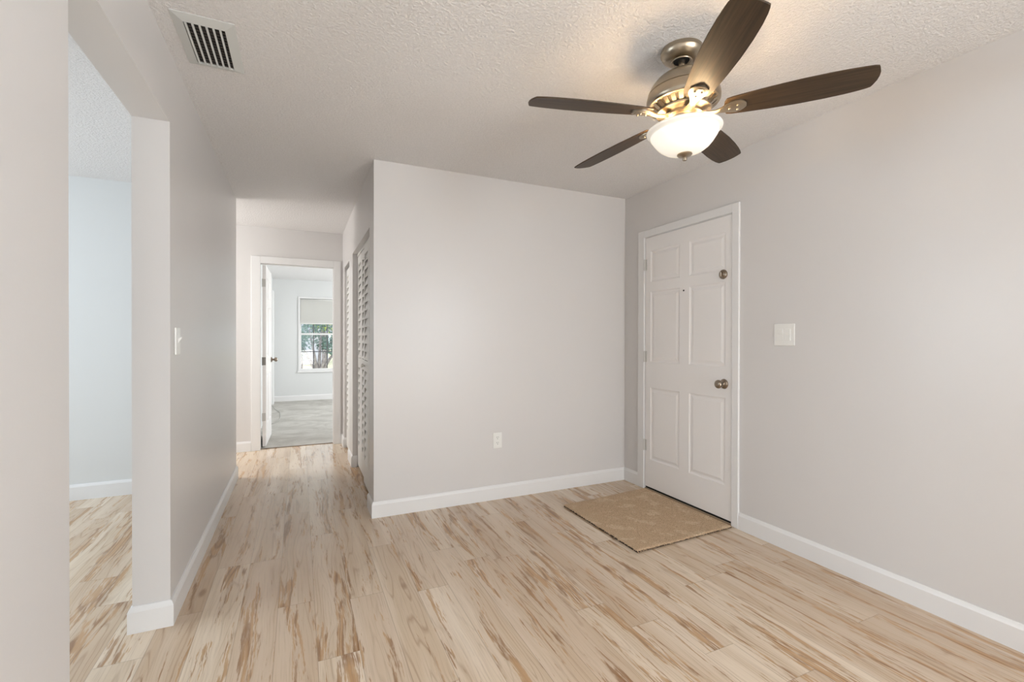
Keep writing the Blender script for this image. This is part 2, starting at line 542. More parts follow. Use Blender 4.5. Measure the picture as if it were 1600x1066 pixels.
# bedroom door casing and jamb
bm = bmesh.new()
CY = YE - 0.016
box(bm, (-0.474, CY, 0), (BX0 + 0.004, YE, 2.118))
box(bm, (BX1 - 0.004, CY, 0), (0.4365, YE, 2.118))
box(bm, (BX0 + 0.004, CY, DTOP - 0.002), (BX1 - 0.004, YE, 2.118))
box(bm, (BX0 - 0.02, YE - 0.002, 0), (BX0, YE + WT, DTOP + 0.012))
box(bm, (BX1, YE - 0.002, 0), (BX1 + 0.02, YE + WT, DTOP + 0.012))
box(bm, (BX0, YE - 0.002, DTOP), (BX1, YE + WT, DTOP + 0.012))
box(bm, (BX1 - 0.010, YE + 0.040, 0.0), (BX1, YE + 0.075, DTOP))
box(bm, (BX0, YE + 0.040, DTOP - 0.010), (BX1, YE + 0.075, DTOP))
struct('trim_2', bm, M['trim'], 'white casing around the open bedroom doorway', 'door casing', bevel=0.003)
# casing of a side closet door on the bedroom wall, beside the far corner
struct('trim_3', boxes(((-0.468, 9.55, 0.0), (-0.430, 9.80, 2.10))), M['trim'], 'upright white casing strip by the far bedroom corner', 'door casing', bevel=0.004)

# sill under the front door
struct('trim_4', boxes(((XR - 0.004, DY1 - 0.002, 0.0), (JX + 0.02, DY2 + 0.002, 0.010))), simple('tan_sill', lin(176, 154, 128), 0.5), 'tan sill strip under the front door', 'threshold', bevel=0.002)


# ------------------------------------------------------------------ six-panel doors
def panel_door(w, h, th, cols, rows, both=False):
    """slab in x 0..w, z 0..h, face at y=0 looking to -y, back at y=th"""
    bm = bmesh.new()

    def face_grid(y, flip):
        xs = sorted({0.0, w, *[c for ab in cols for c in ab]})
        zs = sorted({0.0, h, *[c for ab in rows for c in ab]})
        V = {(i, j): bm.verts.new((x, y, z)) for i, x in enumerate(xs) for j, z in enumerate(zs)}
        pan = []
        for i in range(len(xs) - 1):
            for j in range(len(zs) - 1):
                vs = [V[i, j], V[i + 1, j], V[i + 1, j + 1], V[i, j + 1]]
                if flip:
                    vs.reverse()
                f = bm.faces.new(vs)
                if (xs[i], xs[i + 1]) in cols and (zs[j], zs[j + 1]) in rows:
                    pan.append(f)
        bm.normal_update()
        for wd, dp in ((0.007, -0.0045), (0.012, -0.003), (0.008, 0.0), (0.026, 0.0055)):
            bmesh.ops.inset_individual(bm, faces=pan, thickness=wd, depth=dp)
        edge = [V[i, 0] for i in range(len(xs))] + [V[len(xs) - 1, j] for j in range(1, len(zs))] + [V[i, len(zs) - 1] for i in range(len(xs) - 2, -1, -1)] + [V[0, j] for j in range(len(zs) - 2, 0, -1)]
        return edge
    a = face_grid(0.0, False)
    b = face_grid(th, True)
    n = len(a)
    for i in range(n):
        bm.faces.new((a[i], a[(i + 1) % n], b[(i + 1) % n], b[i]))
    return bm


FW, FH = DY2 - DY1 - 0.006, DTOP - 0.003 - 0.026
FX = XR - 0.004
# local x runs from hinge (y = 2.987) towards the knob (-y); face looks to -X
fd = thing('door_1', 'closed white six-panel front door in the warm right wall', 'door', (FX, DY2 - 0.003, 0.026), 0, kind='structure')
fd.rotation_euler = (0, 0, -PI / 2)
hx = DY2 - 0.003
cols = [(hx - 2.930, hx - 2.615), (hx - 2.522, hx - 2.206)]
rows = [(0.224, 0.806), (1.012, 1.579), (1.656, 1.907)]
mesh_obj('slab', panel_door(FW, FH, 0.044, cols, rows), M['doorpaint'], fd)


def knob(parent, x, z, y, name='door_knob', mat=None, out=-1):
    """round knob on a rose, sticking out along local -y (out=-1) or +y"""
    ax = Matrix.Translation((x, y, z)) @ Matrix.Rotation(PI / 2 if out < 0 else -PI / 2, 4, 'X')
    bm = bmesh.new()
    lathe(bm, [(0.0, 0.0), (0.031, 0.0), (0.033, 0.004), (0.030, 0.010), (0.020, 0.014), (0.0125, 0.018), (0.0115, 0.030), (0.014, 0.035), (0.022, 0.040), (0.0275, 0.048), (0.0285, 0.056), (0.026, 0.064), (0.019, 0.070), (0.009, 0.0725), (0.0, 0.073)][1:-1], 32, ax)
    return mesh_obj(name, bm, mat or M['chrome'], parent, smooth=True)


kn_ = knob(fd, hx - 2.214, 0.925 - 0.026, 0.0)
# dead bolt: rose, turn piece
ax = Matrix.Translation((hx - 2.222, 0.0, 1.655 - 0.026)) @ Matrix.Rotation(PI / 2, 4, 'X')
bm = bmesh.new()
lathe(bm, [(0.030, 0.0), (0.032, 0.004), (0.031, 0.010), (0.026, 0.013), (0.020, 0.0135), (0.019, 0.016), (0.012, 0.018)], 32, ax)
db = mesh_obj('deadbolt', bm, M['chrome'], fd, smooth=True)
bm = boxes(((hx - 2.222 - 0.005, -0.034, 1.655 - 0.026 - 0.016), (hx - 2.222 + 0.005, -0.014, 1.655 - 0.026 + 0.016)))
mesh_obj('thumb_turn', bm, M['chrome'], db, bevel=0.003)
bm = bmesh.new()
lathe(bm, [(0.0065, 0.0), (0.0065, 0.002), (0.005, 0.003)], 20, Matrix.Translation((hx - 2.576, 0.0, 1.581 - 0.026)) @ Matrix.Rotation(PI / 2, 4, 'X'))
mesh_obj('peephole', bm, M['slot'], fd, smooth=True)
for z in (1.80, 1.055, 0.335):
    bm = bmesh.new()
    tube(bm, [(-0.003, -0.010, z - 0.045), (-0.003, -0.010, z + 0.045)], 0.0065, 10)
    box(bm, (-0.001, -0.004, z - 0.044), (0.016, -0.0005, z + 0.044))
    mesh_obj('hinge', bm, M['hinge'], fd)
mesh_obj('door_sweep', boxes(((0.0, 0.006, -0.0155), (FW, 0.040, 0.0))), M['black'], fd)

# bedroom door, swung open against the left; hinge edge shows
bdw, bdh = 0.735, 2.028
bd = thing('door_2', 'white bedroom door standing open into the carpeted room', 'door', (BX0 + 0.014, YE + WT + 0.004, 0.012), math.radians(88.5), kind='structure')
# local x runs into the bedroom, local y = thickness; visible face is at y=0 (+X side)
bcols = [(0.11, 0.325), (0.41, 0.625)]
brows = [(0.24, 0.80), (1.00, 1.58), (1.66, 1.90)]
bm = panel_door(bdw, bdh, 0.035, bcols, brows)
for v_ in bm.verts:
    v_.co.y -= 0.035
mesh_obj('slab', bm, M['doorpaint'], bd)
knob(bd, bdw - 0.06, 0.945, -0.035)
for z in (1.83, 0.955, 0.33):
    bm = bmesh.new()
    tube(bm, [(-0.006, -0.002, z - 0.045), (-0.006, -0.002, z + 0.045)], 0.006, 10)
    box(bm, (-0.0015, -0.033, z - 0.044), (0.0, 0.0, z + 0.044))
    mesh_obj('hinge', bm, M['darkhinge'] if abs(z - 0.955) < 0.01 else M['hinge'], bd)


# ------------------------------------------------------------------ louvered bifold doors (built in the plane x = 0, looking to -X, running along +Y)
def louver_panel(w, h, th=0.028, stile=0.044):
    bm = bmesh.new()
    box(bm, (0, 0, 0), (th, stile, h))
    box(bm, (0, w - stile, 0), (th, w, h))
    box(bm, (0, stile, 0), (th, w - stile, 0.17))
    box(bm, (0, stile, h - 0.075), (th, w - stile, h))
    m0 = 0.93
    box(bm, (0, stile, m0), (th, w - stile, m0 + 0.09))
    for z0, z1 in ((0.17, m0), (m0 + 0.09, h - 0.075)):
        n = int(round((z1 - z0) / 0.068))
        pt = (z1 - z0) / n
        for i in range(n):
            zb = z0 + i * pt
            # slat: leans out at its lower edge, overlapping the next one down
            xo, xi, t = -0.002, th - 0.004, 0.007
            pr = [(xo, zb + 0.004), (xo + 0.006, zb - 0.001 + 0.004), (xi, zb + pt + 0.006), (xi - 0.006, zb + pt + 0.010)]
            if i == n - 1:
                pr = [(xo, zb + 0.004), (xo + 0.006, zb + 0.003), (xi, zb + pt), (xi - 0.008, zb + pt)]
            va = [bm.verts.new((x, stile, z)) for x, z in pr]
            vb = [bm.verts.new((x, w - stile, z)) for x, z in pr]
            for k in range(4):
                bm.faces.new((va[k], va[(k + 1) % 4], vb[(k + 1) % 4], vb[k]))
            bm.faces.new(va)
            bm.faces.new(list(reversed(vb)))
    return bm


def small_knob(parent, y, z, x):
    bm = bmesh.new()
    lathe(bm, [(0.008, 0.0), (0.007, 0.010), (0.013, 0.016), (0.0155, 0.022), (0.013, 0.028), (0.005, 0.031)], 20, Matrix.Translation((x, y, z)) @ Matrix.Rotation(-PI / 2, 4, 'Y'))
    return mesh_obj('knob', bm, M['plastic'], parent, smooth=True)


pw = (C1Y1 - C1Y0 - 0.020) / 4
ph = CTOP - 0.030 - 0.022
z0 = 0.022
d3 = thing('door_3', 'far pair of white louvered closet doors in the hall', 'closet door', (CR, C1Y1 - 0.006 - 2 * pw, z0), 0, kind='structure')
for i in range(2):
    mesh_obj('louver_panel', louver_panel(pw - 0.003, ph), M['louver'], d3, bevel=0.0015, seg=1, loc=(0, i * pw, 0))
small_knob(d3, 0.05, 0.975, 0.0)
d4 = thing('door_4', 'near pair of white louvered closet doors beside the wall corner', 'closet door', (CR - 0.016, C1Y0 + 0.006, z0), 0, kind='structure')
for i in range(2):
    mesh_obj('louver_panel', louver_panel(pw - 0.003, ph), M['louver'], d4, bevel=0.0015, seg=1, loc=(0, i * pw, 0))
small_knob(d4, 2 * pw - 0.05, 0.975, 0.0)
d5 = thing('door_5', 'narrow white louvered linen closet door at the end of the hall', 'closet door', (XH + 0.022, C2Y0 + 0.005, z0), 0, kind='structure')
pw2 = (C2Y1 - C2Y0 - 0.010) / 2
for i in range(2):
    mesh_obj('louver_panel', louver_panel(pw2 - 0.003, ph - 0.012), M['louver'], d5, bevel=0.0015, seg=1, loc=(0, i * pw2, 0))
small_knob(d5, pw2 + 0.03, 0.93, 0.0)
# track / jamb lining at the heads of the closets
struct('trim_5', boxes(((CR - 0.004, C1Y0 + 0.002, CTOP - 0.028), (XH + WT, C1Y1 - 0.002, CTOP - 0.001))), M['louver'], 'pale track strip above the louvered closet doors', 'door track')

# ------------------------------------------------------------------ bedroom window
wn = thing('window_1', 'white sash window at the far end of the bedroom', 'window', (0, YBED, 0), kind='structure')
bm = bmesh.new()
fw = 0.032
ya, yb_ = -0.014, 0.10
box(bm, (WX0, ya, WZ0), (WX0 + fw, yb_, WZ1))
box(bm, (WX1 - fw, ya, WZ0), (WX1, yb_, WZ1))
box(bm, (WX0 + fw, ya, WZ1 - fw), (WX1 - fw, yb_, WZ1))
box(bm, (WX0 + fw, 0.03, WZ0), (WX1 - fw, yb_, WZ0 + fw))
mesh_obj('frame', bm, M['trim'], wn, bevel=0.002)
mesh_obj('sill', boxes(((WX0 - 0.012, -0.030, WZ0 - 0.006), (WX1 + 0.012, 0.03, WZ0 + 0.026))), M['trim'], wn, bevel=0.004)
gx0, gx1 = WX0 + fw, WX1 - fw
zr = 1.31
for nm, a, b, yy in (('lower_sash', WZ0 + fw, zr + 0.018, 0.045), ('upper_sash', zr - 0.018, WZ1 - fw, 0.072)):
    bm = bmesh.new()
    rl_ = 0.022
    box(bm, (gx0, yy, a), (gx0 + rl_, yy + 0.025, b))
    box(bm, (gx1 - rl_, yy, a), (gx1, yy + 0.025, b))
    box(bm, (gx0 + rl_, yy, a), (gx1 - rl_, yy + 0.025, a + 0.034))
    box(bm, (gx0 + rl_, yy, b - 0.034), (gx1 - rl_, yy + 0.025, b))
    sh = mesh_obj(nm, bm, M['trim'], wn, bevel=0.002, seg=1)
    bm = bmesh.new()
    for xm in (0.258, 0.512, 0.766):
        box(bm, (xm - 0.009, yy + 0.006, a + 0.034), (xm + 0.009, yy + 0.018, b - 0.034))
    zm = (a + b) / 2
    for k in range(4):
        xs_ = [gx0 + rl_, 0.258 - 0.009, 0.258 + 0.009, 0.512 - 0.009, 0.512 + 0.009, 0.766 - 0.009, 0.766 + 0.009, gx1 - rl_]
        box(bm, (xs_[2 * k], yy + 0.006, zm - 0.009), (xs_[2 * k + 1], yy + 0.018, zm + 0.009))
    mesh_obj('muntins', bm, simple('window_muntin', lin(96, 94, 98), 0.5), sh)
    mesh_obj('pane', boxes(((gx0 + rl_, yy + 0.011, a + 0.034), (gx1 - rl_, yy + 0.013, b - 0.034))), M['glass'], sh)

sd = thing('roller_shade', 'pale roller shade drawn half down over the bedroom window', 'window shade', (0, YBED, WZ1))
bm = bmesh.new()
tube(bm, [(gx0 + 0.004, 0.020, -0.058), (gx1 - 0.004, 0.020, -0.058)], 0.020, 16)
mesh_obj('roller', bm, M['plastic'], sd, smooth=True)
mesh_obj('fabric', boxes(((gx0 + 0.008, 0.001, 1.518 - WZ1), (gx1 - 0.008, 0.0022, -0.058))), M['shade'], sd)
mesh_obj('bottom_bar', boxes(((gx0 + 0.008, -0.003, 1.506 - WZ1), (gx1 - 0.008, 0.006, 1.524 - WZ1))), M['plastic'], sd, bevel=0.002)

# ------------------------------------------------------------------ garden beyond the bedroom window
GZ = -0.32
bm = bmesh.new()
box(bm, (-30, YBED + 0.2, GZ - 0.2), (40, 70, GZ))
tag(mesh_obj('ground', bm, M['ground']), 'pale dry lawn seen through the bedroom window', 'lawn', kind='structure')


def leaf_cloud(centres, n, size):
    bm = bmesh.new()
    for _ in range(n):
        cx_, cy_, cz_, r_ = random.choice(centres)
        d = Vector((random.gauss(0, 1), random.gauss(0, 1), random.gauss(0, 1)))
        d.normalize()
        pt = Vector((cx_, cy_, cz_)) + d * r_ * (random.random() ** 0.4)
        a = Vector((random.gauss(0, 1), random.gauss(0, 1), random.gauss(0, 1))).normalized()
        b = a.orthogonal().normalized()
        s_ = size * random.uniform(0.6, 1.3)
        f_ = a.cross(b) * s_ * 0.15
        bm.faces.new([bm.verts.new(pt + q_) for q_ in (-a * s_, b * s_ * 0.45 + f_, a * s_, -b * s_ * 0.45 + f_)])
    return bm


t1 = thing('tree', 'dark blue-green tree with forked grey trunk outside the bedroom window', 'tree', (0.52, 15.2, GZ))
bm = bmesh.new()
tube(bm, [(0, 0, 0), (0.0, 0, 0.3), (0.02, 0, 0.55)], [0.11, 0.09, 0.085], 10)
for dx, dy, dz in ((-0.55, 0.1, 1.5), (-0.25, -0.2, 1.8), (0.1, 0.1, 2.0), (0.45, -0.1, 1.7), (0.75, 0.1, 1.5)):
    tube(bm, [(0.01, 0, 0.35), (dx * 0.4, dy * 0.4, 0.35 + dz * 0.35), (dx, dy, dz)], [0.058, 0.042, 0.02], 8)
mesh_obj('trunk', bm, M['bark'], t1, smooth=True)
cl = [(random.uniform(-0.6, 1.2), random.uniform(-0.5, 0.5), random.uniform(1.25, 2.3), random.uniform(0.2, 0.42)) for _ in range(16)]
mesh_obj('foliage', leaf_cloud(cl, 2600, 0.045), M['leaf_dark'], t1)
t2 = thing('tree', 'bright yellow-green tree behind the dark one outside the window', 'tree', (0.9, 20.5, GZ))
bm = bmesh.new()
tube(bm, [(0, 0, 0), (0.05, 0, 1.0), (0.0, 0, 2.2)], [0.14, 0.11, 0.06], 10)
mesh_obj('trunk', bm, M['bark'], t2, smooth=True)
cl = [(random.uniform(-0.8, 1.6), random.uniform(-0.6, 0.6), random.uniform(1.7, 3.4), random.uniform(0.25, 0.55)) for _ in range(18)]
mesh_obj('foliage', leaf_cloud(cl, 2200, 0.07), M['leaf_yellow'], t2)
hs = thing('house', 'pale lavender house wall beyond the lawn, through the window', 'house', (-0.6, 30, GZ))
mesh_obj('wall', boxes(((-4, 0, 0), (2.2, 5, 1.9))), M['siding'], hs)
bm = bmesh.new()
vs = [bm.verts.new(c_) for c_ in ((-4.3, -0.4, 1.9), (2.5, -0.4, 1.9), (2.5, 5.4, 1.9), (-4.3, 5.4, 1.9), (-4.3, 2.5, 3.2), (2.5, 2.5, 3.2))]
for idx in ((0, 1, 5, 4), (2, 3, 4, 5), (0, 4, 3), (1, 2, 5), (0, 3, 2, 1)):
    bm.faces.new([vs[i] for i in idx])
mesh_obj('roof', bm, M['roof'], hs)
sb = thing('shrub', 'pale blue-green shrub at the left edge of the window view', 'shrub', (0.05, 16.5, GZ))
bm = bmesh.new()
tube(bm, [(0, 0, 0), (0.02, 0, 0.8), (0.0, 0, 1.7)], [0.05, 0.04, 0.02], 8)
mesh_obj('stem', bm, M['bark'], sb, smooth=True)
cl = [(random.uniform(-0.14, 0.14), random.uniform(-0.2, 0.2), random.uniform(0.9, 2.1), random.uniform(0.1, 0.2)) for _ in range(10)]
mesh_obj('foliage', leaf_cloud(cl, 700, 0.04), M['leaf_dark'], sb)

# ------------------------------------------------------------------ ceiling fan
FCX, FCY = 1.464, 1.483
fan = thing('ceiling_fan', 'five-blade brushed nickel ceiling fan with lit glass bowl', 'ceiling fan', (FCX, FCY, H))


def fl(name, prof, mat, parent=fan, seg=56, smooth=True, cap=True):
    bm = bmesh.new()
    lathe(bm, [(r_, z_ - H) for r_, z_ in prof], seg, None, cap)
    o = mesh_obj(name, bm, mat, parent, smooth=smooth)
    md = o.modifiers.new('crisp', 'EDGE_SPLIT')
    md.split_angle = math.radians(38)
    return o


fl('canopy', [(0.083, 2.44), (0.085, 2.437), (0.085, 2.424), (0.082, 2.421), (0.080, 2.414), (0.073, 2.404), (0.062, 2.396), (0.050, 2.3915), (0.0425, 2.391), (0.041, 2.3885), (0.0385, 2.3885), (0.0375, 2.391), (0.036, 2.3935), (0.034, 2.3945), (0.030, 2.396), (0.010, 2.402)], M['nickel'])
fl('downrod', [(0.0135, 2.402), (0.0135, 2.345)], M['nickel'], seg=24)
fl('collar_shadow_ring', [(0.0335, 2.3940), (0.014, 2.3945)], M['void'], cap=False).name = 'canopy_mouth_shade'  # black ring stands in for the shade inside the canopy mouth
mh = fl('motor_housing', [(0.014, 2.352), (0.026, 2.351), (0.050, 2.346), (0.080, 2.334), (0.107, 2.315), (0.128, 2.290), (0.138, 2.271), (0.1415, 2.2625), (0.1385, 2.2605), (0.1385, 2.2580), (0.1430, 2.2560), (0.1475, 2.240), (0.1485, 2.226), (0.1470, 2.214), (0.1420, 2.208), (0.134, 2.2065), (0.118, 2.2065)], M['nickel'])
# sloped vented skirt: dark core, bright ribs
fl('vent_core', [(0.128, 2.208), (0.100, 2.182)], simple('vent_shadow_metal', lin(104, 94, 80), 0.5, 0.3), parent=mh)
bm = bmesh.new()
NV = 26
for k in range(NV):
    a0 = 2 * PI * (k - 0.29) / NV
    a1 = 2 * PI * (k + 0.29) / NV
    P8 = []
    for r_, z_ in ((0.137, 2.208), (0.103, 2.181), (0.097, 2.181), (0.126, 2.208)):
        for a_ in (a0, a1):
            P8.append(bm.verts.new((r_ * math.cos(a_), r_ * math.sin(a_), z_ - H)))
    for i in range(0, 8, 2):
        j = (i + 2) % 8
        bm.faces.new((P8[i], P8[i + 1], P8[j + 1], P8[j]))
    bm.faces.new((P8[0], P8[2], P8[4], P8[6]))
    bm.faces.new((P8[7], P8[5], P8[3], P8[1]))
mesh_obj('vent_ribs', bm, M['nickel'], mh)
fl('vent_hoop', [(0.096, 2.186), (0.109, 2.186), (0.112, 2.182), (0.109, 2.177), (0.096, 2.176), (0.080, 2.174), (0.070, 2.170)], M['nickel'], parent=mh)
lk = fl('light_kit', [(0.074, 2.176), (0.076, 2.160), (0.058, 2.154), (0.056, 2.128), (0.070, 2.122), (0.074, 2.116), (0.070, 2.110), (0.012, 2.108), (0.006, 2.104), (0.006, 2.000)], M['nickel'])
RIM = [(0.1475, 2.1045), (0.1485, 2.1060), (0.1545, 2.1078), (0.1595, 2.1060), (0.1612, 2.1015), (0.1595, 2.0965), (0.1550, 2.0935), (0.1500, 2.0915), (0.1470, 2.0885), (0.1450, 2.0840)]
BODY = [(0.1440, 2.0800), (0.1405, 2.0730), (0.1340, 2.0640), (0.1230, 2.0490), (0.1080, 2.0330), (0.0880, 2.0190), (0.0640, 2.0090), (0.0400, 2.0040), (0.0080, 2.0020)]
INNER = [(0.0080, 2.0060), (0.0390, 2.0080), (0.0620, 2.0130), (0.0855, 2.0228), (0.1045, 2.0362), (0.1190, 2.0515), (0.1300, 2.0662), (0.1362, 2.0745), (0.1405, 2.0840), (0.1440, 2.0950), (0.1475, 2.1045)]
bowl = fl('glass_bowl', [(r_ * 0.945, z_) for r_, z_ in RIM + BODY + INNER], [M['bowl_rim'], M['bowl']], cap=False, seg=72)
for m_ in list(bowl.modifiers):
    bowl.modifiers.remove(m_)
for f_ in bowl.data.polygons:
    if f_.index // 72 in range(len(RIM) - 1, len(RIM) + len(BODY) - 1):
        f_.material_index = 1
fin = fl('finial', [(0.014, 2.006), (0.030, 2.003), (0.031, 1.999), (0.026, 1.994), (0.014, 1.9905), (0.0085, 1.988), (0.0095, 1.982), (0.0085, 1.976), (0.004, 1.974)], M['nickel'], parent=bowl, seg=36)

# blades with their irons
PITCH = math.radians(12.0)
OUT = [(0.165, 0.046, 0.046), (0.185, 0.052, 0.051), (0.24, 0.0585, 0.057), (0.32, 0.0655, 0.064), (0.42, 0.0710, 0.069), (0.51, 0.0715, 0.069), (0.58, 0.0685, 0.066), (0.625, 0.0635, 0.062), (0.648, 0.0590, 0.059)]


def blade_mesh():
    bm = bmesh.new()
    out = [(r_, a_) for r_, a_, b_ in OUT]
    tip = [(0.660, 0.055), (0.665, 0.044), (0.672, 0.022), (0.674, 0.0), (0.672, -0.022), (0.665, -0.044), (0.660, -0.055)]
    back = [(r_, -b_) for r_, a_, b_ in reversed(OUT)]
    ring = out + tip + back + [(0.158, -0.030), (0.155, 0.0), (0.158, 0.030)]
    zb, zt = -0.0028, 0.0028
    lo = [bm.verts.new((x, y, zb)) for x, y in ring]
    hi = [bm.verts.new((x, y, zt)) for x, y in ring]
    n = len(ring)
    bm.faces.new(lo)
    bm.faces.new(list(reversed(hi)))
    for i in range(n):
        bm.faces.new((lo[i], lo[(i + 1) % n], hi[(i + 1) % n], hi[i]))
    return bm


def iron_mesh():
    """arm from the hub, widening to a spade plate under the blade root; local x = radius"""
    bm = bmesh.new()

    def strip(sec, th):
        rows_ = []
        for r_, w_, z_ in sec:
            f_ = min(1.0, max(0.0, (r_ - 0.09) / 0.08))
            ca, sa = math.cos(PITCH * f_), math.sin(PITCH * f_)
            row_ = []
            for t_, zz in ((w_, 0), (w_ * 0.6, -th * 0.6), (-w_ * 0.6, -th * 0.6), (-w_, 0), (-w_, th), (w_, th)):
                y_, q_ = t_, zz
                row_.append(bm.verts.new((r_, y_ * ca + q_ * sa, z_ + q_ * ca - y_ * sa)))
            rows_.append(row_)
        for a, b in zip(rows_[:-1], rows_[1:]):
            for k in range(6):
                bm.faces.new((a[k], a[(k + 1) % 6], b[(k + 1) % 6], b[k]))
        bm.faces.new(rows_[0])
        bm.faces.new(list(reversed(rows_[-1])))
    strip([(0.050, 0.024, -0.006), (0.075, 0.020, -0.010), (0.100, 0.0145, -0.015), (0.125, 0.0125, -0.0165), (0.145, 0.016, -0.014), (0.165, 0.026, -0.010), (0.180, 0.033, -0.0085), (0.200, 0.036, -0.0080), (0.216, 0.033, -0.0080), (0.230, 0.022, -0.0080), (0.238, 0.010, -0.0080)], 0.005)
    strip([(0.166, 0.012, -0.0125), (0.180, 0.021, -0.0125), (0.200, 0.0235, -0.0120), (0.214, 0.021, -0.0120), (0.226, 0.010, -0.0120)], 0.0035)
    return bm


def screw_mesh(x, y):
    bm = bmesh.new()
    q_ = Matrix.Rotation(-PITCH, 4, 'X') @ Matrix.Translation((x, y, -0.0155)) @ Matrix.Rotation(PI, 4, 'X')
    lathe(bm, [(0.0045, -0.003), (0.0045, 0.001), (0.003, 0.0025)], 12, q_)
    return bm


ZBL = 2.168 - H
bl0 = ir0 = None
scr = None
for k in range(5):
    ang = math.radians(-47.4 + 72 * k)
    if bl0 is None:
        bl0 = mesh_obj('blade', blade_mesh(), M['blade'], fan, bevel=0.0012, seg=2)
        ir0 = mesh_obj('blade_iron', iron_mesh(), M['nickel'], fan, smooth=True)
        md = ir0.modifiers.new('crisp', 'EDGE_SPLIT')
        md.split_angle = math.radians(50)
        scr = [mesh_obj('screw', screw_mesh(x_, y_), M['nickel'], ir0, smooth=True) for x_, y_ in ((0.176, 0.0), (0.206, 0.013), (0.206, -0.013))]
        bl, ir = bl0, ir0
    else:
        bl = bl0.copy()
        COL.objects.link(bl)
        ir = ir0.copy()
        COL.objects.link(ir)
        for s_ in scr:
            c_ = s_.copy()
            COL.objects.link(c_)
            c_.parent = ir
    bl.location = (0, 0, ZBL)
    bl.rotation_mode = 'XYZ'
    bl.rotation_euler = (-PITCH, 0, ang)
    ir.location = (0, 0, ZBL)
    ir.rotation_euler = (0, 0, ang)
# the fan hangs a hair off plumb from its ball joint
TILT = Vector((0, 0, 1)).rotation_difference(Vector((-0.030, 0.014, 1)).normalized()).to_matrix().to_4x4()
bpy.context.view_layer.update()
for o_ in list(fan.children):
    if o_.name != 'canopy':
        o_.matrix_local = TILT @ o_.matrix_local
# the bulbs inside the bowl
for k in range(3):
    ld = bpy.data.lights.new('bulb_light', 'POINT')
    ld.energy = 2.3
    ld.color = (1.0, 0.72, 0.42)
    ld.shadow_soft_size = 0.028
    lo_ = bpy.data.objects.new('bulb_light', ld)
    COL.objects.link(lo_)
    lo_.parent = fan
    a_ = math.radians(20 + 120 * k)
    lo_.location = (0.085 * math.cos(a_), 0.085 * math.sin(a_), 2.088 - H)

# ------------------------------------------------------------------ ceiling air vent
VX0, VX1, VY0, VY1 = -0.440, -0.228, 2.088, 2.458
IX0, IX1, IY0, IY1 = -0.404, -0.266, 2.136, 2.428
vt = thing('ceiling_vent', 'white metal air vent in the ceiling by the left wall', 'air vent', ((VX0 + VX1) / 2, (VY0 + VY1) / 2, H))
ox, oy = (VX0 + VX1) / 2, (VY0 + VY1) / 2
M['ventmetal'] = simple('vent_white_metal', lin(212, 214, 212), 0.4)
bm = bmesh.new()
zo, zi = -0.002, -0.0095
loops = [[(VX0, VY0, 0), (VX1, VY0, 0), (VX1, VY1, 0), (VX0, VY1, 0)], [(VX0, VY0, zo), (VX1, VY0, zo), (VX1, VY1, zo), (VX0, VY1, zo)],
         [(IX0, IY0, zi), (IX1, IY0, zi), (IX1, IY1, zi), (IX0, IY1, zi)], [(IX0, IY0, 0), (IX1, IY0, 0), (IX1, IY1, 0), (IX0, IY1, 0)]]
LV = [[bm.verts.new((x - ox, y - oy, z)) for x, y, z in lp] for lp in loops]
for a, b in zip(LV, LV[1:] + LV[:1]):
    for i in range(4):
        bm.faces.new((a[i], a[(i + 1) % 4], b[(i + 1) % 4], b[i]))
mesh_obj('frame', bm, M['ventmetal'], vt, bevel=0.001)
mesh_obj('duct_backing', boxes(((IX0 - ox, IY0 - oy, -0.0012), (IX1 - ox, IY1 - oy, -0.0004))), M['void'], vt)
bm = bmesh.new()
for i in range(14):
    yy = IY0 + (IY1 - IY0) * (i + 0.5) / 14
    box(bm, (IX0 - ox, yy - oy - 0.0012, -0.0032), (IX1 - ox, yy - oy + 0.0012, -0.0013))
mesh_obj('damper_fins', bm, simple('damper_grey', lin(84, 76, 72), 0.5), vt)
for i in range(6):
    xx = IX0 + (IX1 - IX0) * i / 6 + 0.0045 - ox
    bm = bmesh.new()
    prs = [(xx - 0.001, -0.0105), (xx + 0.0035, -0.0100), (xx + 0.0055, -0.0080), (xx + 0.0060, -0.0050), (xx + 0.0052, -0.0048), (xx + 0.0046, -0.0075), (xx + 0.0030, -0.0090), (xx - 0.001, -0.0097)]
    va = [bm.verts.new((x, IY0 - oy, z)) for x, z in prs]
    vb = [bm.verts.new((x, IY1 - oy, z)) for x, z in prs]
    for k in range(8):
        bm.faces.new((va[k], va[(k + 1) % 8], vb[(k + 1) % 8], vb[k]))
    bm.faces.new(va)
    bm.faces.new(list(reversed(vb)))
    mesh_obj('slat', bm, M['ventmetal'], vt)

